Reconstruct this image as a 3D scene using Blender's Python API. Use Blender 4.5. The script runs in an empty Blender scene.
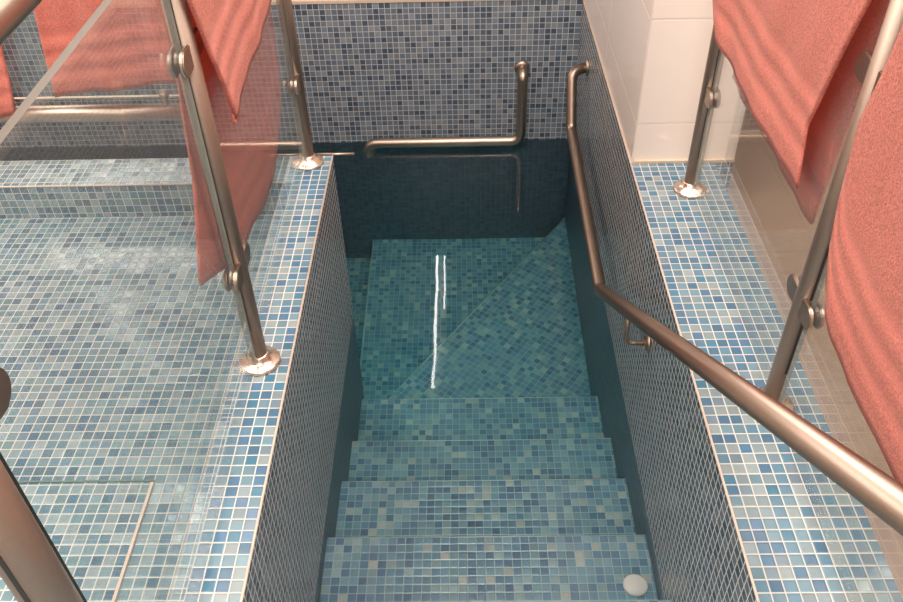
import bpy, bmesh, math, random
from mathutils import Vector, Matrix, noise
random.seed(7)
S = bpy.context.scene
COL = S.collection
PI = math.pi
P = 0.0257            # mosaic pitch (m)
XL, XR = -0.415, 0.519   # pool side walls
ZW = -0.678           # water level
YF = 3.575            # far wall
YC = 2.32             # end of the left pool wall
XP, XPR = -0.487, 0.670  # railing planes

# ---------------------------------------------------------------- helpers
def lin(c):
    return tuple(((v/255)/12.92 if v/255 <= .04045 else (((v/255)+.055)/1.055)**2.4) for v in c)

def obj(name, bm, mat=None, parent=None, smooth=False, uv=None):
    me = bpy.data.meshes.new(name)
    bmesh.ops.recalc_face_normals(bm, faces=bm.faces[:])
    bm.to_mesh(me); bm.free()
    o = bpy.data.objects.new(name, me); COL.objects.link(o)
    if mat is not None:
        for m in (mat if isinstance(mat, (list, tuple)) else [mat]): me.materials.append(m)
    if smooth:
        for p in me.polygons: p.use_smooth = True
    if parent is not None:
        o.parent = parent
        o.matrix_parent_inverse = Matrix.Translation(-Vector(parent.location))
    if uv is not None: box_uv(o, *uv)
    return o

def box_uv(o, ox=0, oy=0, oz=0, rot=0):
    """planar mapping in metres along each face's main axis; the mosaic starts at (ox, oy, oz)"""
    me = o.data; L = me.uv_layers.new(name='UVMap'); c, s = math.cos(rot), math.sin(rot)
    for f in me.polygons:
        n = f.normal; a = max(range(3), key=lambda i: abs(n[i]))
        for li in f.loop_indices:
            v = me.vertices[me.loops[li].vertex_index].co
            x, y, z = v.x-ox, v.y-oy, v.z-oz
            u = (y, z) if a == 0 else (x, z) if a == 1 else (x, y)
            L.data[li].uv = (u[0]*c+u[1]*s, -u[0]*s+u[1]*c)

def thing(name, label, cat, loc=(0, 0, 0), group=None):
    o = bpy.data.objects.new(name, None); COL.objects.link(o); o.location = loc
    o.empty_display_size = .05
    return tag(o, label, cat, group)

def tag(o, label, cat, group=None, kind=None):
    o['label'] = label; o['category'] = cat
    if group: o['group'] = group
    if kind: o['kind'] = kind
    return o

def struct(name, bm, mat, label, cat, uv=(XL, 0, 0), **k):
    return tag(obj(name, bm, mat, uv=uv, **k), label, cat, kind='structure')

def add_box(bm, a, b):
    v = [bm.verts.new((x, y, z)) for x in (a[0], b[0]) for y in (a[1], b[1]) for z in (a[2], b[2])]
    for q in ((0,1,3,2), (4,6,7,5), (0,4,5,1), (2,3,7,6), (0,2,6,4), (1,5,7,3)):
        bm.faces.new([v[i] for i in q])
    return bm

def box(*ab):
    bm = bmesh.new()
    for i in range(0, len(ab), 2): add_box(bm, ab[i], ab[i+1])
    return bm

def prism(pts, z0, z1):
    bm = bmesh.new()
    lo = [bm.verts.new((x, y, z0)) for x, y in pts]; hi = [bm.verts.new((x, y, z1)) for x, y in pts]
    bm.faces.new(lo[::-1]); bm.faces.new(hi)
    n = len(pts)
    for i in range(n): bm.faces.new((lo[i], lo[(i+1) % n], hi[(i+1) % n], hi[i]))
    return bm

def bevel(bm, w, seg=2):
    bmesh.ops.bevel(bm, geom=bm.edges[:], offset=w, segments=seg, profile=.6, affect='EDGES')
    return bm

def fillet(pts, r, n=8):
    pts = [Vector(p) for p in pts]; out = [pts[0]]
    for a, b, c in zip(pts, pts[1:], pts[2:]):
        d1 = (a-b).normalized(); d2 = (c-b).normalized()
        ang = d1.angle(d2)
        t = min(r/math.tan(ang/2), (a-b).length*.49, (c-b).length*.49)
        p0, p1 = b+d1*t, b+d2*t
        for i in range(n+1):
            k = i/n; out.append(p0*(1-k)**2 + b*2*k*(1-k) + p1*k*k)
    out.append(pts[-1]); return out

def add_tube(bm, pts, r, seg=20, caps=True):
    pts = [Vector(p) for p in pts]; rings = []
    t0 = (pts[1]-pts[0]).normalized()
    u = t0.orthogonal().normalized()
    for i, p in enumerate(pts):
        t = ((pts[min(i+1, len(pts)-1)]-p).normalized() + (p-pts[max(i-1, 0)]).normalized()).normalized()
        u = (u - t*u.dot(t)).normalized(); w = t.cross(u)
        rr = r[i] if isinstance(r, (list, tuple)) else r
        rings.append([bm.verts.new(p+(u*math.cos(a)+w*math.sin(a))*rr) for a in (2*PI*k/seg for k in range(seg))])
    for a, b in zip(rings, rings[1:]):
        for k in range(seg): bm.faces.new((a[k], a[(k+1) % seg], b[(k+1) % seg], b[k]))
    if caps: bm.faces.new(rings[0][::-1]); bm.faces.new(rings[-1])
    return bm

def tube(pts, r, seg=20): return add_tube(bmesh.new(), pts, r, seg)

def add_lathe(bm, prof, origin, axis=(0, 0, 1), seg=32):
    """prof: (radius, height) pairs turned round axis"""
    o = Vector(origin); ax = Vector(axis).normalized(); u = ax.orthogonal().normalized(); w = ax.cross(u); rings = []
    for r, h in prof:
        rings.append([bm.verts.new(o+ax*h+(u*math.cos(a)+w*math.sin(a))*max(r, 1e-4)) for a in (2*PI*k/seg for k in range(seg))])
    for a, b in zip(rings, rings[1:]):
        for k in range(seg): bm.faces.new((a[k], a[(k+1) % seg], b[(k+1) % seg], b[k]))
    bm.faces.new(rings[0][::-1]); bm.faces.new(rings[-1])
    return bm

def lathe(*a, **k): return add_lathe(bmesh.new(), *a, **k)

def pl(table, x):
    """piecewise linear look-up, table sorted by its first column"""
    if x <= table[0][0]: return table[0][1]
    for (a, va), (b, vb) in zip(table, table[1:]):
        if x <= b: return va+(vb-va)*(x-a)/(b-a)
    return table[-1][1]

# ---------------------------------------------------------------- materials
def newmat(name):
    m = bpy.data.materials.new(name); m.use_nodes = True
    nt = m.node_tree; b = nt.nodes['Principled BSDF']
    return m, nt, b

def N(nt, t, **k):
    n = nt.nodes.new(t)
    for a, v in k.items(): setattr(n, a, v)
    return n

def math_n(nt, op, a, b=None, c=None):
    n = N(nt, 'ShaderNodeMath', operation=op)
    for i, v in enumerate((a, b, c)):
        if v is None: continue
        if hasattr(v, 'is_output'): nt.links.new(v, n.inputs[i])
        else: n.inputs[i].default_value = v
    return n.outputs[0]

def mosaic(name, palette, grout, pitch=P, gw=.0022, rough=.13, tilt=.035, jitter=.12, pitch_v=None, rand_scale=1.0, spec=.5):
    m, nt, b = newmat(name); L = nt.links.new
    uv = N(nt, 'ShaderNodeUVMap', uv_map='UVMap')
    sc = N(nt, 'ShaderNodeVectorMath', operation='MULTIPLY'); L(uv.outputs[0], sc.inputs[0])
    pv = pitch_v or pitch
    sc.inputs[1].default_value = (1/pitch, 1/pv, 0)
    fl = N(nt, 'ShaderNodeVectorMath', operation='FLOOR'); L(sc.outputs[0], fl.inputs[0])
    fr = N(nt, 'ShaderNodeVectorMath', operation='FRACTION'); L(sc.outputs[0], fr.inputs[0])
    sep = N(nt, 'ShaderNodeSeparateXYZ'); L(fr.outputs[0], sep.inputs[0])
    ex = math_n(nt, 'MULTIPLY', math_n(nt, 'ABSOLUTE', math_n(nt, 'SUBTRACT', sep.outputs[0], .5)), pitch)
    ey = math_n(nt, 'MULTIPLY', math_n(nt, 'ABSOLUTE', math_n(nt, 'SUBTRACT', sep.outputs[1], .5)), pv)
    dx = math_n(nt, 'SUBTRACT', pitch/2-gw/2, ex); dy = math_n(nt, 'SUBTRACT', pv/2-gw/2, ey)
    d = math_n(nt, 'MINIMUM', dx, dy)            # > 0 inside a tile
    mr = N(nt, 'ShaderNodeMapRange'); L(d, mr.inputs[0])
    mr.inputs[1].default_value = -gw*.15; mr.inputs[2].default_value = gw*.25
    wn = N(nt, 'ShaderNodeTexWhiteNoise', noise_dimensions='2D'); L(fl.outputs[0], wn.inputs[0])
    ramp = N(nt, 'ShaderNodeValToRGB'); ramp.color_ramp.interpolation = 'CONSTANT'
    tot = sum(w for w, _ in palette); acc = 0; els = ramp.color_ramp.elements
    for i, (w, c) in enumerate(palette):
        e = els[i] if i < 2 else els.new(acc/tot)
        e.position = acc/tot; e.color = (*lin(c), 1); acc += w
    L(wn.outputs[0], ramp.inputs[0])
    off = N(nt, 'ShaderNodeVectorMath', operation='ADD'); L(fl.outputs[0], off.inputs[0]); off.inputs[1].default_value = (37.3, 11.7, 0)
    wn2 = N(nt, 'ShaderNodeTexWhiteNoise', noise_dimensions='2D'); L(off.outputs[0], wn2.inputs[0])
    hsv = N(nt, 'ShaderNodeHueSaturation'); L(ramp.outputs[0], hsv.inputs['Color'])
    L(math_n(nt, 'ADD', math_n(nt, 'MULTIPLY', wn2.outputs[0], 2*jitter), 1-jitter), hsv.inputs['Value'])
    # glaze that clouds a little inside each tile
    nz = N(nt, 'ShaderNodeTexNoise', noise_dimensions='2D'); L(sc.outputs[0], nz.inputs['Vector']); nz.inputs['Scale'].default_value = 1.7
    mv = N(nt, 'ShaderNodeMix', data_type='RGBA', blend_type='OVERLAY'); mv.inputs[0].default_value = .08
    L(hsv.outputs[0], mv.inputs[6]); L(nz.outputs[0], mv.inputs[7])
    mix = N(nt, 'ShaderNodeMix', data_type='RGBA'); L(mr.outputs[0], mix.inputs[0])
    mix.inputs[6].default_value = (*lin(grout), 1); L(mv.outputs[2], mix.inputs[7])
    L(mix.outputs[2], b.inputs['Base Color'])
    L(math_n(nt, 'ADD', math_n(nt, 'MULTIPLY', mr.outputs[0], rough-.6), .6), b.inputs['Roughness'])
    b.inputs['Specular IOR Level'].default_value = spec
    # every tile sits at its own tiny tilt
    sub = N(nt, 'ShaderNodeVectorMath', operation='SUBTRACT'); L(wn2.outputs[1], sub.inputs[0]); sub.inputs[1].default_value = (.5, .5, .5)
    sca = N(nt, 'ShaderNodeVectorMath', operation='SCALE'); L(sub.outputs[0], sca.inputs[0]); sca.inputs[3].default_value = tilt
    bump = N(nt, 'ShaderNodeBump'); bump.inputs['Strength'].default_value = .35; bump.inputs['Distance'].default_value = .0012
    mrb = N(nt, 'ShaderNodeMapRange'); L(d, mrb.inputs[0]); mrb.inputs[1].default_value = -gw*.2; mrb.inputs[2].default_value = gw*1.2
    L(mrb.outputs[0], bump.inputs['Height'])
    ad = N(nt, 'ShaderNodeVectorMath', operation='ADD'); L(bump.outputs[0], ad.inputs[0]); L(sca.outputs[0], ad.inputs[1])
    nm = N(nt, 'ShaderNodeVectorMath', operation='NORMALIZE'); L(ad.outputs[0], nm.inputs[0])
    L(nm.outputs[0], b.inputs['Normal'])
    return m

DECK = [(3, (76,106,130)), (3, (88,118,136)), (3, (102,128,140)), (2, (118,133,139)), (2, (76,106,132)), (2, (130,141,143)), (2, (106,122,134)), (1, (70,112,134))]
FLOORP = [(3, (84,112,128)), (3, (96,126,138)), (3, (110,136,144)), (3, (126,146,154)), (2, (74,106,126)), (2, (134,150,156)), (2, (100,126,142))]
WALLP = [(3, (96,106,118)), (3, (114,122,132)), (3, (76,88,102)), (2, (130,136,142)), (3, (104,116,128)), (1, (124,128,134))]
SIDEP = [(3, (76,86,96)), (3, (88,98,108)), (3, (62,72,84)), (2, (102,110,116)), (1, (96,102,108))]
POOLP = [(4, (108,144,162)), (3, (120,152,165)), (3, (97,131,153)), (2, (136,162,168)), (2, (90,121,145)), (1, (164,172,170))]
M = {}
M['deck'] = mosaic('blue_mosaic_deck', DECK, (196,190,182), pitch=.0265)
M['leftfloor'] = mosaic('pale_mosaic_floor', FLOORP, (196,192,184))
M['wall'] = mosaic('grey_blue_mosaic', WALLP, (186,184,184), gw=.0025)
M['side'] = mosaic('grazing_dark_mosaic', SIDEP, (204,202,200), gw=.0028)  # side walls: the dark look at grazing angles is put into the tile colour
M['deepwall'] = mosaic('underwater_shade_mosaic', [(2, (62,84,100)), (2, (68,92,108)), (1, (56,78,94))], (74,98,112), gw=.002, rough=.3)  # walls below the waterline: their shade is put into the tile colour
M['pool'] = mosaic('pool_mosaic', POOLP, (150,170,172), gw=.0020, tilt=.02)
M['white'] = mosaic('white_wall_tile', [(1, (236,222,212)), (1, (235,220,210))], (216,200,188), pitch=.62, pitch_v=.322, gw=.003, rough=.12, tilt=.004, jitter=.01)
M['beige'] = mosaic('beige_floor_tile', [(1, (164,134,112)), (1, (161,131,109))], (152,124,103), pitch=.6, gw=.003, rough=.3, tilt=.004, jitter=.03)
M['brown'] = mosaic('brown_wall_tile', [(1, (146,118,98)), (1, (142,114,95))], (130,106,90), pitch=.6, gw=.002, rough=.35, tilt=.004, jitter=.03)

def plain(name, c, rough=.5, metal=0, bump=0, scale=40, var=0):
    m, nt, b = newmat(name); L = nt.links.new
    b.inputs['Roughness'].default_value = rough; b.inputs['Metallic'].default_value = metal
    tc = N(nt, 'ShaderNodeTexCoord'); nz = N(nt, 'ShaderNodeTexNoise'); L(tc.outputs['Object'], nz.inputs['Vector']); nz.inputs['Scale'].default_value = scale
    mx = N(nt, 'ShaderNodeMix', data_type='RGBA'); L(nz.outputs[0], mx.inputs[0])
    a = lin(c); mx.inputs[6].default_value = (*[v*(1-var) for v in a], 1); mx.inputs[7].default_value = (*[min(1, v*(1+var)) for v in a], 1)
    L(mx.outputs[2], b.inputs['Base Color'])
    if bump:
        bp = N(nt, 'ShaderNodeBump'); bp.inputs['Strength'].default_value = bump; bp.inputs['Distance'].default_value = .001
        L(nz.outputs[0], bp.inputs['Height']); L(bp.outputs[0], b.inputs['Normal'])
    return m
M['steel'] = plain('brushed_stainless_steel', (178,158,144), .36, 1, .05, 180, .05)
M['polish'] = plain('polished_steel', (214,196,182), .24, 1, 0, 60, .04)
M['rail'] = plain('worn_satin_steel', (150,130,117), .4, 1, .05, 180, .05)
M['steel_dark'] = plain('satin_stainless_steel', (172,152,138), .5, 1, .05, 180, .05)
M['ceiling'] = plain('ceiling_paint', (204,196,188), .8, 0, 0, 3, .03)
M['ceiling_dark'] = plain('dark_ceiling_panel', (70,72,72), .8, 0, 0, 3, .03)
M['plaster'] = plain('warm_white_paint', (222,208,196), .7, 0, 0, 3, .03)
M['bead'] = plain('pale_grout_edge', (206,184,168), .45, 0, .2, 120, .08)
M['nosing'] = plain('pale_nosing_grout', (176,192,188), .5, 0, 0, 60, .06)
M['plastic'] = plain('white_plastic', (236,232,226), .35, 0, 0, 20, .02)
M['gasket'] = plain('dark_rubber', (52,50,48), .6, 0, 0, 20, .05)
M['joint'] = plain('green_grey_reflection', (96,120,116), .4, 0, 0, 60, .08)  # tint of a reflected line, used on a modelled strip
M['dirty'] = plain('yellowed_grout', (202,180,156), .7, 0, .3, 60, .2)

def glass_mat():
    m, nt, b = newmat('clear_glass'); L = nt.links.new; nt.nodes.remove(b)
    out = nt.nodes['Material Output']
    tr = N(nt, 'ShaderNodeBsdfTransparent'); tr.inputs[0].default_value = (.955, .975, .965, 1)
    gl = N(nt, 'ShaderNodeBsdfGlossy'); gl.inputs['Roughness'].default_value = .02; gl.inputs[0].default_value = (1, 1, 1, 1)
    df = N(nt, 'ShaderNodeBsdfDiffuse'); df.inputs[0].default_value = (.82, .8, .78, 1)   # thin whitish film on the pane
    fr = N(nt, 'ShaderNodeFresnel'); ge = N(nt, 'ShaderNodeNewGeometry')
    L(math_n(nt, 'ADD', math_n(nt, 'MULTIPLY', ge.outputs['Backfacing'], 1/1.45-1.45), 1.45), fr.inputs[0])   # same reflectance on both faces of the pane
    tc = N(nt, 'ShaderNodeTexCoord'); nz = N(nt, 'ShaderNodeTexNoise'); L(tc.outputs['Object'], nz.inputs['Vector']); nz.inputs['Scale'].default_value = .8
    m0 = N(nt, 'ShaderNodeMixShader'); L(math_n(nt, 'MULTIPLY', nz.outputs[0], .07), m0.inputs[0]); L(tr.outputs[0], m0.inputs[1]); L(df.outputs[0], m0.inputs[2])
    m1 = N(nt, 'ShaderNodeMixShader'); L(fr.outputs[0], m1.inputs[0]); L(m0.outputs[0], m1.inputs[1]); L(gl.outputs[0], m1.inputs[2])
    L(m1.outputs[0], out.inputs['Surface'])
    return m
M['glass'] = glass_mat()
M['glass_edge'] = plain('glass_edge', (58,72,68), .2, 0, 0, 20, .1)
M['glass_edge_pale'] = plain('pale_glass_edge', (140,140,130), .25, 0, 0, 20, .1)
M['cap'] = plain('polished_glass_rim', (92,80,70), .4, 0, 0, 20, .08)

def water_mat():
    m, nt, b = newmat('pool_water'); L = nt.links.new; nt.nodes.remove(b)
    out = nt.nodes['Material Output']
    g = N(nt, 'ShaderNodeBsdfGlass'); g.inputs['IOR'].default_value = 1.333; g.inputs['Roughness'].default_value = 0
    tc = N(nt, 'ShaderNodeTexCoord'); nz = N(nt, 'ShaderNodeTexNoise'); L(tc.outputs['Object'], nz.inputs['Vector'])
    nz.inputs['Scale'].default_value = 5; nz.inputs['Detail'].default_value = 1
    bp = N(nt, 'ShaderNodeBump'); bp.inputs['Strength'].default_value = .35; bp.inputs['Distance'].default_value = .0012
    L(nz.outputs[0], bp.inputs['Height']); L(bp.outputs[0], g.inputs['Normal'])
    L(g.outputs[0], out.inputs['Surface'])
    ab = N(nt, 'ShaderNodeVolumeAbsorption'); ab.inputs['Color'].default_value = (.10, .90, .92, 1); ab.inputs['Density'].default_value = .42
    L(ab.outputs[0], out.inputs['Volume'])
    return m
M['water'] = water_mat()

def towel_mat(name, c):
    m, nt, b = newmat(name); L = nt.links.new
    uv = N(nt, 'ShaderNodeUVMap', uv_map='UVMap'); sep = N(nt, 'ShaderNodeSeparateXYZ'); L(uv.outputs[0], sep.inputs[0])
    tc = N(nt, 'ShaderNodeTexCoord')
    nz = N(nt, 'ShaderNodeTexNoise'); L(tc.outputs['Object'], nz.inputs['Vector']); nz.inputs['Scale'].default_value = 240; nz.inputs['Detail'].default_value = 4; nz.inputs['Roughness'].default_value = .7
    n2 = N(nt, 'ShaderNodeTexNoise'); L(tc.outputs['Object'], n2.inputs['Vector']); n2.inputs['Scale'].default_value = 9
    # woven bands near each hem, v = distance to the hem
    ramp = N(nt, 'ShaderNodeValToRGB'); ramp.color_ramp.interpolation = 'B_SPLINE'
    L(math_n(nt, 'MULTIPLY', sep.outputs[1], 1/.26), ramp.inputs[0])
    els = ramp.color_ramp.elements
    stops = [(0, 1), (.05, .2), (.12, 0), (.16, 0), (.22, .9), (.28, .9), (.33, 0), (.37, 0), (.43, .9), (.49, .9), (.54, 0), (.58, 0), (.64, .9), (.70, .9), (.77, 0), (1, 0)]
    for i, (p, v) in enumerate(stops):
        e = els[i] if i < 2 else els.new(p)
        e.position = p; e.color = (v, v, v, 1)
    a = lin(c)
    gr = N(nt, 'ShaderNodeMapRange'); L(nz.outputs[0], gr.inputs[0]); gr.inputs[1].default_value = .33; gr.inputs[2].default_value = .67
    mx = N(nt, 'ShaderNodeMix', data_type='RGBA'); L(gr.outputs[0], mx.inputs[0])
    mx.inputs[6].default_value = (*[v*.66 for v in a], 1); mx.inputs[7].default_value = (*[min(1, v*1.34) for v in a], 1)
    mb = N(nt, 'ShaderNodeMix', data_type='RGBA'); L(math_n(nt, 'MULTIPLY', ramp.outputs[0], .55), mb.inputs[0]); L(mx.outputs[2], mb.inputs[6])
    mb.inputs[7].default_value = (*[min(1, v*1.12+.02) for v in a], 1)
    L(mb.outputs[2], b.inputs['Base Color'])
    b.inputs['Roughness'].default_value = .95; b.inputs['Specular IOR Level'].default_value = .1
    b.inputs['Sheen Weight'].default_value = .35; b.inputs['Sheen Roughness'].default_value = .5; b.inputs['Sheen Tint'].default_value = (1, .7, .62, 1)
    h = math_n(nt, 'ADD', math_n(nt, 'MULTIPLY', nz.outputs[0], math_n(nt, 'SUBTRACT', 1, math_n(nt, 'MULTIPLY', ramp.outputs[0], .75))),
               math_n(nt, 'MULTIPLY', ramp.outputs[0], -.9))
    h = math_n(nt, 'ADD', h, math_n(nt, 'MULTIPLY', n2.outputs[0], .6))
    bp = N(nt, 'ShaderNodeBump'); bp.inputs['Strength'].default_value = .9; bp.inputs['Distance'].default_value = .004
    L(h, bp.inputs['Height']); L(bp.outputs[0], b.inputs['Normal'])
    tl = N(nt, 'ShaderNodeBsdfTranslucent'); L(mb.outputs[2], tl.inputs[0]); L(bp.outputs[0], tl.inputs['Normal'])
    ms = N(nt, 'ShaderNodeMixShader'); ms.inputs[0].default_value = .42; L(b.outputs[0], ms.inputs[1]); L(tl.outputs[0], ms.inputs[2])
    L(ms.outputs[0], nt.nodes['Material Output'].inputs['Surface'])
    return m
M['towel'] = towel_mat('coral_terry', (224,138,122))

def emit(name, c, s):
    m, nt, b = newmat(name); b.inputs['Base Color'].default_value = (.8, .8, .8, 1)
    b.inputs['Emission Color'].default_value = (*c, 1); b.inputs['Emission Strength'].default_value = s
    return m
M['lamp'] = emit('lamp_glow', (1, .94, .86), 40)
M['tube_lamp'] = emit('tube_glow', (1, .97, .92), 26)

# ---------------------------------------------------------------- the pool and the room
ZB = -2.1
bm = prism([(-.521, -1.2), (XL, -1.2), (XL, YC+.02), (-.521, YC+.02)], ZB, 0)
add_box(bm, (-2.6, 2.19, ZB), (-.5212, YC+.02, 0))
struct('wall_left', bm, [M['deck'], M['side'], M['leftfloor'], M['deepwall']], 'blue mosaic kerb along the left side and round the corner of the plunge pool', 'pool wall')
wl = bpy.data.objects['wall_left']
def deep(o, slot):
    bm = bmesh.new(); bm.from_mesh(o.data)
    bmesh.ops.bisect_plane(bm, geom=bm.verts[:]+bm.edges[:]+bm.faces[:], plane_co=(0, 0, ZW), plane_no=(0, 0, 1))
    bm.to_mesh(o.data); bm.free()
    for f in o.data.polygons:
        if f.center.z < ZW: f.material_index = slot  # faces under water take the shade-darkened tiles
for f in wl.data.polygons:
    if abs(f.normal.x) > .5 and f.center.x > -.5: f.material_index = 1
    elif f.center.x < -.53: f.material_index = 2
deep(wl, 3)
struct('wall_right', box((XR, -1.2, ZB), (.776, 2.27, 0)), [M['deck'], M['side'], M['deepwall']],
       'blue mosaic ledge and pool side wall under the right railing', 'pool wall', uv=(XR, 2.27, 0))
wr = bpy.data.objects['wall_right']
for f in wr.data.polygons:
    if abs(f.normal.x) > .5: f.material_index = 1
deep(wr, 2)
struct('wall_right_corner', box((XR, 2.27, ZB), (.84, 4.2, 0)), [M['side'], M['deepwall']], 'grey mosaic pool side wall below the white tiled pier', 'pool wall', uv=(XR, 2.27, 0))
struct('wall_pier', box((XR+.002, 2.272, .0005), (.838, 4.2, 2.35)), [M['white']], 'white tiled wall pier at the far right of the pool', 'wall', uv=(XR+.004, 2.272, .133-.322*3))
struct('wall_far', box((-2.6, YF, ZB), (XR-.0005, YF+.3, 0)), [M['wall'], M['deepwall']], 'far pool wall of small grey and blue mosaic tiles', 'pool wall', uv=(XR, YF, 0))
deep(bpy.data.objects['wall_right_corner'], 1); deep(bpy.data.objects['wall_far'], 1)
struct('trim_far', box((-2.6, YF-.004, .0005), (XR, YF+.3, .014)), M['bead'], 'pale ledge capping the far mosaic wall', 'ledge')
# bead of grout along the pool's edges
def bead(name, a, b, label, r=.0028): struct(name, tube([a, b], r, 10), M['bead'], label, 'edge trim', uv=None, smooth=True)
bead('trim_left', (XL, -1.2, -.001), (XL, YC+.02, -.001), 'pale grout bead along the left pool edge')
bead('trim_right', (XR, -1.2, -.001), (XR, YF, -.001), 'pale grout bead along the right pool edge')
bead('trim_bench', (-2.6, 2.19, -.001), (-.522, 2.19, -.001), 'pale grout bead on the front edge of the mosaic kerb at far left', .003)
struct('trim_pier', box((XR+.01, 2.262, 0), (.838, 2.2725, .008)), M['dirty'], 'yellowed grout joint at the foot of the white pier', 'edge trim', uv=None)

struct('floor', box((-3.4, -2.2, -.30), (-.5215, 2.1895, -.118)), [M['leftfloor']], 'pale blue mosaic floor beyond the left glass railing', 'floor', uv=(-.521, 0, 0))
struct('floor_beige', box((.7765, -2.2, -.30), (3.4, 2.7, -.15)), [M['beige']], 'plain beige tiled floor beyond the right railing', 'floor', uv=(.45, .2, 0))
struct('wall_brown', box((.8385, 2.7, -.30), (3.4, 2.85, 2.35)), [M['brown']], 'brown tiled wall behind the right railing', 'wall')
struct('trim_brown', box((.8385, 2.69, -.15), (3.4, 2.6999, -.142)), M['bead'], 'pale joint at the foot of the brown wall', 'edge trim', uv=None)

# steps going down; depth grows towards the far wall
NOSE = [(.01, -.03), (.29, -.26+.05), (.575, -.405), (.865, -.50), (1.136, -.598), (1.424, -.768), (1.716, -.948), (1.980, -1.128), (2.282, -1.308)]
NOSE = [(.005, 0), (.29, -.15), (.58, -.30), (.87, -.45), (1.136, -.598), (1.424, -.768), (1.716, -.948), (1.980, -1.128), (2.282, -1.308)]
names = ['top landing of the pool stairs at deck level', 'first dry mosaic step below the landing', 'second dry mosaic step below the landing', 'third dry mosaic step below the landing',
         'lowest dry mosaic step, just above the water', 'first mosaic step under the water, with the white disc', 'second mosaic step under the water', 'third mosaic step under the water', 'deepest straight mosaic step before the turn']
y0 = -1.2
for k, ((y1, z), lab) in enumerate(zip(NOSE, names)):
    struct('pool_step', box((XL+.0005, y0, ZB), (XR-.0005, y1, z)), [M['pool']], lab, 'step', uv=(XL-P*17*k, y1+P*90*k, z))
    y0 = y1+.0005
yb = NOSE[-1][0]+.0005
struct('pool_step', prism([(XL+.0005, yb), (XR-.0005, yb), (XR-.0005, YF-.0005)], ZB, -1.515), [M['pool']],
       'triangular turning step of diagonal mosaic, in the right half of the pool floor', 'step', uv=(XR, YF, 0, math.atan2(YF-yb, XR-XL)))
struct('pool_step', prism([(-.478, yb), (XL, yb), (XR-.001, YF-.0005), (-.478, YF-.0005)], ZB, -1.722), [M['pool']],
       'pool floor landing left of the diagonal edge', 'step', uv=(-.478, YF, 0))
struct('pool_floor', box((-2.6, YC+.0205, ZB), (-.4785, YF-.0005, -1.915)), [M['pool']], 'deeper pool floor turning away to the left', 'floor', uv=(-.478, YF, 0))

def nosing(a, b, lab, rr=.0035): struct('trim_step', tube([a, b], rr, 8), M['nosing'], lab, 'edge trim', uv=None, smooth=True)
nosing((XL+.002, yb, -1.5155), (XR-.002, YF-.004, -1.5155), 'pale grout line along the diagonal edge of the turning step')
nosing((-.478, yb, -1.7225), (-.478, YF-.004, -1.7225), 'pale grout line along the left edge of the pool landing')
for (y1, z), lab in list(zip(NOSE, names))[5:]:
    nosing((XL+.002, y1-.001, z-.0015), (XR-.002, y1-.001, z-.0015), 'pale grout line along the nosing of the '+lab.split(',')[0].replace('mosaic ', ''), .0025)

w = prism([(XL-.012, 1.0), (XR+.012, 1.0), (XR+.012, YF+.012), (-2.58, YF+.012), (-2.58, YC+.008), (XL-.012, YC+.008)], ZB+.05, ZW)
w = obj('pool_water', w, M['water']); tag(w, 'clear teal water filling the sunken mosaic plunge pool', 'water', kind='stuff')

# room shell
struct('ceiling', box((-3.5, -2.3, 2.35), (3.5, 7.2, 2.45)), M['ceiling'], 'off white ceiling above the pool room', 'ceiling')
struct('ceiling_panel', box((-1.0, 4.245, 2.335), (-.295, 5.365, 2.3495)), M['ceiling_dark'], 'dark square ceiling panel beside the tube lamp', 'ceiling panel', uv=None)
struct('ceiling_panel', box((-.79, 3.69, 2.335), (-.17, 4.235, 2.3495)), M['plastic'], 'white square ceiling panel before the tube lamp', 'ceiling panel', uv=None)
struct('wall_room_left', box((-3.5, -2.3, -.3), (-3.4, 7.2, 2.35)), M['plaster'], 'warm white wall at the left of the room', 'wall')
struct('wall_room_right', box((3.4, -2.3, -.3), (3.5, 7.2, 2.35)), M['plaster'], 'warm white wall at the right of the room', 'wall')
struct('wall_room_back', box((-3.4, -2.3, -.3), (3.4, -2.2, 2.35)), M['plaster'], 'warm white wall behind the viewer', 'wall')
struct('wall_room_far', box((-3.4, 7.1, -.3), (3.4, 7.2, 2.35)), M['plaster'], 'warm white wall beyond the pool', 'wall')
struct('floor_far', box((-3.4, YF+.3, -.30), (.5185, 7.1, -.001)), [M['beige']], 'beige floor beyond the far pool wall', 'floor')
struct('floor_wing', box((-3.4, 2.1905, -.30), (-2.6005, YF+.3, -.001)), [M['beige']], 'beige floor left of the pool wing', 'floor')

# ---------------------------------------------------------------- railings
def arc_clamp(y_post, sgn, z, x, off=.046):
    """D-shaped clamp: two plates, one on each side of the glass, on a lug from the post"""
    bm = bmesh.new(); R_ = .0245; cy = off
    x0 = max(.015, cy-.034)
    out = [(x0, -R_*.92), (cy, -R_)] + [(cy+R_*math.cos(a), R_*math.sin(a)) for a in (-PI/2+PI*k/14 for k in range(1, 14))] + [(cy, R_), (x0, R_*.92)]
    for s0, s1 in ((-.0145, -.0065), (.0065, .0145)):
        lo = [bm.verts.new((x+s0, y_post+sgn*a, z+b)) for a, b in out]; hi = [bm.verts.new((x+s1, y_post+sgn*a, z+b)) for a, b in out]
        bm.faces.new(lo[::-1]); bm.faces.new(hi); n = len(out)
        for i in range(n): bm.faces.new((lo[i], lo[(i+1) % n], hi[(i+1) % n], hi[i]))
    es = [e for e in bm.edges if abs(e.verts[0].co.x-e.verts[1].co.x) < 1e-6]
    bmesh.ops.bevel(bm, geom=es, offset=.0022, segments=2, affect='EDGES')
    add_box(bm, (x-.007, y_post+sgn*.012, z-R_*.8), (x+.007, y_post+sgn*(x0+.015), z+R_*.8))
    return bm

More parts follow.
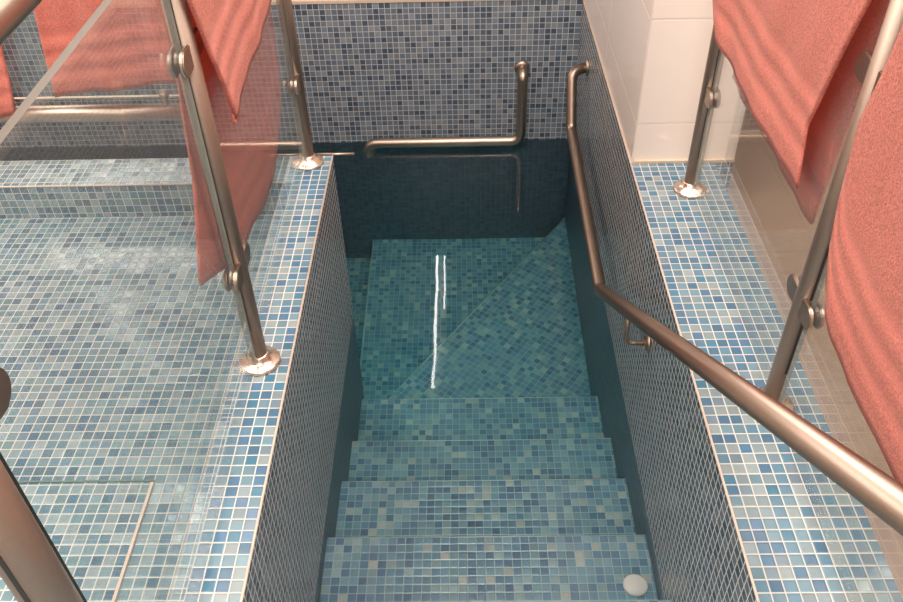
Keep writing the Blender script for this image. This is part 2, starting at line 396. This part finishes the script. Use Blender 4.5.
def make_post(root, x, y, clamps, ztop=1.055, R_=.0215):
    p = obj('post', tube([(x, y, .008), (x, y, ztop)], R_, 28), M['steel_dark'], root, True)
    s = 1 if x < 0 else -1
    obj('slot', box((x-.003, y-R_-.0007, .12), (x+.003, y-R_+.001, .98)), M['gasket'], p)
    fl = add_lathe(bmesh.new(), [(.049, .0), (.049, .006), (.046, .010), (.042, .011), (.035, .017), (.026, .022), (R_+.0035, .030), (R_, .032)], (x, y, 0), seg=36)
    obj('base_flange', fl, M['polish'], p, True)
    for sg, z in clamps:
        obj('glass_clamp', arc_clamp(y, sg, z, x, .046 if R_ < .025 else .072), M['steel'], p)
    return p

def pane(root, a, b, name='glass_panel', edge='glass_edge_pale'):
    bm = box(a, b); n = min(range(3), key=lambda i: abs(b[i]-a[i]))
    o = obj(name, bm, [M['glass'], M[edge], M['cap'], M['glass_edge_pale']], root)
    for f in o.data.polygons:
        if abs(f.normal[n]) < .5: f.material_index = 0 if f.normal.z < -.5 else 2 if f.normal.z > .5 else 1 if f.center.y < (a[1]+b[1])/2 else 3
    return o

lr = thing('glass_railing', 'steel and glass railing on the kerb left of the pool', 'railing', (XP, 1.42, 0))
Y0, Y1, Y2 = .515, 1.418, 2.298
make_post(lr, XP, Y0, [(1, .285), (1, .795)], R_=.028)
make_post(lr, XP, Y1, [(-1, .29), (1, .29), (-1, .775), (1, .775)])
make_post(lr, XP, Y2, [(-1, .285), (-1, .775)])
pane(lr, (XP-.006, .556, .035), (XP+.006, Y1-.036, .972), edge='glass_edge')
pane(lr, (XP-.005, Y1+.036, .035), (XP+.005, Y2-.036, .972))
obj('handrail', tube(fillet([(XP, -.9, 1.075), (XP, Y2, 1.075), (-2.05, Y2, 1.075)], .06), .025, 28), M['steel'], lr, True)

rr = thing('glass_railing', 'steel and glass railing on the mosaic ledge right of the pool', 'railing', (XPR, 1.264, 0))
R0, R1, R2 = .415, 1.264, 2.113
make_post(rr, XPR, R0, [(1, .305), (1, .78)])
make_post(rr, XPR, R1, [(-1, .305), (1, .305), (-1, .78), (1, .78)])
make_post(rr, XPR, R2, [(-1, .32), (-1, .78)])
pane(rr, (XPR-.005, R0+.036, .035), (XPR+.005, R1-.036, .972))
pane(rr, (XPR-.005, R1+.036, .035), (XPR+.005, R2-.036, .972))
obj('handrail', tube([(XPR, -.9, 1.075), (XPR, R2+.02, 1.075)], .025, 28), M['steel'], rr, True)

# glass gate across the kerb at the far left
YG = 2.272
gt = thing('glass_gate', 'low glass barrier with a thick steel bottom rail at the far left', 'gate', (-1.1, YG, 0))
obj('bottom_rail', tube([(-1.80, YG, .20), (-.63, YG, .20)], .0255, 28), M['steel'], gt, True)
for x in (-1.80, -.63):
    ps = obj('stile', tube([(x, YG, .01), (x, YG, 1.05)], .018, 20), M['steel_dark'], gt, True)
    obj('foot', lathe([(.036, 0), (.036, .006), (.02, .02)], (x, YG, 0)), M['steel'], ps, True)
pane(gt, (-1.76, YG-.004, .252), (-.66, YG+.004, .98))
obj('glass_channel', box((-1.76, YG-.0055, .248), (-.66, YG+.0055, .2535)), M['steel'], gt)
for x in (-1.335, -.875):
    obj('standoff', lathe([(.012, .222), (.009, .228), (.009, .246), (.014, .25), (.014, .268)], (x, YG, 0), seg=20), M['steel'], gt, True)

# pool handrail down the right wall
ph = thing('pool_handrail', 'bent steel handrail sloping down along the right pool wall', 'handrail', (XR, 1.737, -.2))
XH = XR-.07
obj('rail', tube(fillet([(XH, .10, .952), (XH, 2.156, -.42), (XH, 3.12, -.368), (XH, 3.235, -.168), (XR-.004, 3.272, -.166)], .05, 8), .0215, 24), M['rail'], ph, True)
obj('flange', lathe([(.034, 0), (.034, .005), (.028, .010), (.0217, .014)], (XR-.0005, 3.272, -.166), (-1, 0, 0)), M['steel'], ph, True)
br = obj('bracket', tube(fillet([(XR-.005, 1.737, -.263), (XH+.004, 1.737, -.263), (XH, 1.737, -.155)], .02, 6), .007, 14), M['steel'], ph, True)
obj('bracket_plate', lathe([(.027, 0), (.027, .005), (.018, .011), (.008, .013)], (XR-.0005, 1.737, -.263), (-1, 0, 0)), M['steel'], br, True)

# grab bar on the far wall, running down into the water
gb = thing('grab_bar', 'bent steel grab bar on the far mosaic wall, just above the water', 'grab bar', (.271, YF, -.5))
obj('bar', tube(fillet([(.271, YF-.004, -.311), (.272, YF-.062, -.318), (.272, YF-.062, -.648), (-.452, YF-.062, -.648), (-.452, YF-.056, -.76), (-.452, YF-.004, -.77)], .055, 8), .0225, 24), M['steel'], gb, True)
obj('flange', lathe([(.035, 0), (.035, .006), (.030, .011), (.0228, .014)], (.271, YF-.0005, -.311), (0, -1, 0)), M['steel'], gb, True)
obj('flange', lathe([(.035, 0), (.035, .006), (.030, .011), (.0228, .014)], (-.452, YF-.0005, -.77), (0, -1, 0)), M['steel'], gb, True)

rod = obj('steel_rod', tube([(-.475, 2.354, -.004), (-.348, 2.354, -.004)], .0045, 12), M['steel'], None, True)
tag(rod, 'thin bright steel rod at the back edge of the kerb beside the corner post', 'rod')

disc = obj('step_disc', lathe([(.034, 0), (.034, .004), (.030, .007), (.006, .008)], (.462, 1.262, -.768), seg=40), M['plastic'], None, True)
tag(disc, 'round white disc on the step at the water edge, bottom right of the pool', 'disc')
st = obj('reflection_strip', box((-.705, .55, -.1175), (-.6985, 1.158, -.112)), M['bead']); tag(st, 'pale strip drawing a reflected line lengthwise on the left mosaic floor', 'reflection strip')  # both strips draw a reflection as solid shapes on the floor
st = obj('reflection_strip', box((-1.02, 1.162, -.1175), (-.700, 1.1665, -.114)), M['joint']); tag(st, 'thin green grey strip drawing a reflected line across the left mosaic floor', 'reflection strip')

# ---------------------------------------------------------------- towels
def towel(label, axis, rail, railz, sideA, lo_hi_A, botA, lo_hi_B, botB, seed, folds=(3.2, .01), r=.029, cols=72, rows=44):
    """terry towel hung over a rail. axis: direction of the rail; side A is the flap on the sideA side of it.
    lo_hi: two tables (z -> position along the rail) for the flap's two edges; bot: table (t -> z of the hem)"""
    rnd = random.Random(seed); ph1, ph2, ph3 = (rnd.uniform(0, 6.28) for _ in range(3))
    bm = bmesh.new(); uvl = bm.loops.layers.uv.new('UVMap'); G = []; UV = []
    def pt(al, ac, z): return (rail+ac, al, z) if axis == 'y' else (al, rail+ac, z)
    for i in range(cols+1):
        t = i/cols; row = []; uvr = []
        def flap(edges, bot, side):
            zb = pl(bot, t); pts = []
            for j in range(rows+1):
                u = j/rows; z = zb+(railz-zb)*u
                al = pl(edges[0], z)*(1-t)+pl(edges[1], z)*t
                d = railz-z; k = min(1, d/.35)
                f = .5+.5*math.sin(6.283*folds[0]*t+ph1+d*1.6*math.sin(ph2))
                f = .62*f+.38*(.5+.5*math.sin(6.283*folds[0]*2.3*t+ph3-d*2.1))
                nzv = noise.noise(Vector((al*5, d*4, seed*3.7)))*.006
                ac = side*(r+k*folds[1]*f*1.5+k*max(-.004, nzv))
                pts.append((pt(al+.006*k*noise.noise(Vector((d*6, t*2, seed))), ac, z), al, z-zb))
            return pts
        A = flap(lo_hi_A, botA, sideA); B = flap(lo_hi_B, botB, -sideA)
        for p, al, v in A: row.append(bm.verts.new(p)); uvr.append((al, v))
        alA, alB = A[-1][1], B[-1][1]
        for j in range(1, 10):
            a = PI*j/10; al = alA+(alB-alA)*j/10
            row.append(bm.verts.new(pt(al, sideA*r*math.cos(a), railz+r*math.sin(a)))); uvr.append((al, 1))
        for p, al, v in reversed(B): row.append(bm.verts.new(p)); uvr.append((al, v))
        G.append(row); UV.append(uvr)
    for i in range(cols):
        for j in range(len(G[0])-1):
            q = ((i, j), (i+1, j), (i+1, j+1), (i, j+1))
            f = bm.faces.new([G[a][b] for a, b in q])
            for l, (a, b) in zip(f.loops, q): l[uvl].uv = UV[a][b]
    me_o = obj('towel', bm, M['towel'], None, True)
    so = me_o.modifiers.new('thickness', 'SOLIDIFY'); so.thickness = .006; so.offset = 0; so.use_rim = True
    tag(me_o, label, 'towel', 'coral towels over the railings')
    return me_o

tA = towel('coral towel over the left railing, one corner hanging to a point', 'y', XP, 1.075, 1,
      ([(.60, 1.496), (.753, 1.432), (.876, 1.397), (1.075, 1.36)], [(.6, 2.25), (1.075, 2.25)]), [(0, .600), (.25, .612), (1, .64)],
      ([(.353, 1.30), (.522, 1.395), (.70, 1.46), (1.075, 1.44)], [(.18, 2.20), (.25, 2.245), (.438, 2.285), (1.075, 2.25)]),
      [(0, .338), (.12, .285), (.33, .212), (.6, .165), (.82, .178), (.93, .215), (1, .29)], 3, (2.2, .006))
loop = obj('hanging_loop', tube(fillet([(XP+.036, 1.492, .612), (XP+.037, 1.492, .592), (XP+.037, 1.502, .592), (XP+.036, 1.502, .612)], .004), .0035, 8), M['towel'], tA, True)
towel('coral towel on the right railing hanging in front of the white pier', 'y', XPR, 1.075, -1,
      ([(.50, 1.372), (.616, 1.404), (.889, 1.31), (1.075, 1.27)], [(.50, 2.025), (.577, 2.095), (.8, 2.10), (1.075, 2.06)]), [(0, .500), (.5, .498), (1, .505)],
      ([(.39, 1.40), (.9, 1.36), (1.075, 1.32)], [(.39, 2.05), (1.075, 2.06)]), [(0, .392), (.5, .385), (1, .39)], 5, (1.7, .008))
towel('coral towel on the right railing at the right edge of the photo', 'y', XPR, 1.075, -1,
      ([(.37, .50), (1.075, .50)], [(.43, 1.14), (.50, 1.18), (.577, 1.20), (.729, 1.218), (.87, 1.19), (1.075, 1.17)]), [(0, .385), (.4, .38), (.75, .372), (.9, .385), (.96, .405), (1, .45)],
      ([(.4, .5), (1.075, .5)], [(.4, 1.17), (1.075, 1.18)]), [(0, .46), (1, .47)], 9, (1.5, .004))
towel('coral towel with a level hem on the glass barrier at far left', 'x', YG, 1.06, -1,
      ([(.27, -1.176), (.544, -1.147), (1.06, -1.10)], [(.3, -.72), (1.06, -.72)]), [(0, .276), (.3, .29), (.7, .312), (1, .325)],
      ([(.4, -1.15), (1.06, -1.10)], [(.4, -.73), (1.06, -.72)]), [(0, .50), (1, .52)], 12, (2.2, .012))
towel('coral towel at the far left edge of the photo, only its right hem showing', 'x', YG, 1.06, -1,
      ([(.19, -1.74), (1.06, -1.72)], [(.2, -1.318), (.418, -1.276), (1.06, -1.16)]), [(0, .185), (.8, .195), (1, .22)],
      ([(.4, -1.73), (1.06, -1.72)], [(.4, -1.26), (1.06, -1.16)]), [(0, .50), (1, .52)], 15, (2.0, .012))

# ---------------------------------------------------------------- lamps
tl = thing('ceiling_tube_lamp', 'long white tube lamp on the ceiling beyond the pool, mirrored in the water', 'lamp', (-.21, 5.4, 2.35))
obj('body', box((-.29, 4.45, 2.30), (-.165, 6.65, 2.3495)), M['plastic'], tl)
obj('lamp_tube', tube([(-.265, 4.72, 2.275), (-.265, 6.6, 2.275)], .011, 14), M['tube_lamp'], tl, True)
obj('lamp_tube', tube([(-.19, 5.7, 2.28), (-.19, 6.6, 2.28)], .007, 14), M['tube_lamp'], tl, True)
for k, (x, y, lab) in enumerate([(-1.6, 2.85, 'round ceiling downlight over the left side of the pool'), (2.03, 2.2, 'round ceiling downlight over the beige floor')]):
    d = thing('ceiling_downlight', lab, 'lamp', (x, y, 2.35))
    obj('trim_ring', lathe([(.10, 0), (.10, .008), (.085, .012)], (x, y, 2.3495), (0, 0, -1)), M['plastic'], d, True)
    obj('lens', lathe([(.08, .0125), (.078, .016)], (x, y, 2.3495), (0, 0, -1)), M['lamp'], d, True)

def area(name, loc, sx, sy, power, col=(1, .93, .86), rot=(0, 0, 0)):
    l = bpy.data.lights.new(name, 'AREA'); l.shape = 'RECTANGLE'; l.size = sx; l.size_y = sy; l.energy = power; l.color = col
    o = bpy.data.objects.new(name, l); COL.objects.link(o); o.location = loc; o.rotation_euler = rot
    return o
area('added_area_light', (-1.9, .9, 2.33), 1.5, 2.2, 92)  # unseen area lights, all six added to light the room
area('added_area_light', (1.9, .9, 2.33), 1.5, 2.2, 52)
area('added_area_light', (.0, -1.0, 2.33), 1.4, 1.4, 55)
area('added_area_light', (.05, 1.75, 2.33), 1.0, 2.0, 72)  # added to brighten the steps, placed clear of the water's reflection
area('added_area_light', (-2.5, 4.9, 2.33), 1.2, 2.4, 62)
area('added_area_light', (2.5, 4.9, 2.33), 1.2, 2.4, 50)

wd = bpy.data.worlds.new('World'); S.world = wd; wd.use_nodes = True
wd.node_tree.nodes['Background'].inputs[0].default_value = (.9, .86, .8, 1); wd.node_tree.nodes['Background'].inputs[1].default_value = .05

# ---------------------------------------------------------------- camera
cam = bpy.data.cameras.new('Camera'); co = bpy.data.objects.new('Camera', cam); COL.objects.link(co)
F, PT, YW, RL = 849.546, .717190, -.0212792, -.0277364
cam.sensor_fit = 'HORIZONTAL'; cam.sensor_width = 36; cam.lens = F*36/903; cam.clip_start = .02
cy, sy = math.cos(YW), math.sin(YW); cp, sp = math.cos(PT), math.sin(PT); cr, sr = math.cos(RL), math.sin(RL)
Rz = Matrix(((cy, -sy, 0), (sy, cy, 0), (0, 0, 1))); Mx = Matrix(((1, 0, 0), (0, -sp, -cp), (0, cp, -sp))); Rr = Matrix(((cr, -sr, 0), (sr, cr, 0), (0, 0, 1)))
W2C = Rr @ Mx @ Rz                     # x right, y down, z forward
C2W = W2C.transposed() @ Matrix(((1, 0, 0), (0, -1, 0), (0, 0, -1)))
co.matrix_world = Matrix.Translation((0, 0, 1.42)) @ C2W.to_4x4()
S.camera = co

# ---------------------------------------------------------------- render look
S.view_settings.view_transform = 'Standard'; S.view_settings.look = 'None'; S.view_settings.gamma = 1; S.view_settings.exposure = 0
S.view_settings.use_curve_mapping = False
S.cycles.use_denoising = True
S.cycles.max_bounces = 12; S.cycles.diffuse_bounces = 5; S.cycles.glossy_bounces = 5; S.cycles.transmission_bounces = 8; S.cycles.transparent_max_bounces = 16
S.cycles.caustics_refractive = True; S.cycles.caustics_reflective = False; S.cycles.blur_glossy = .5
S.cycles.sample_clamp_indirect = 6
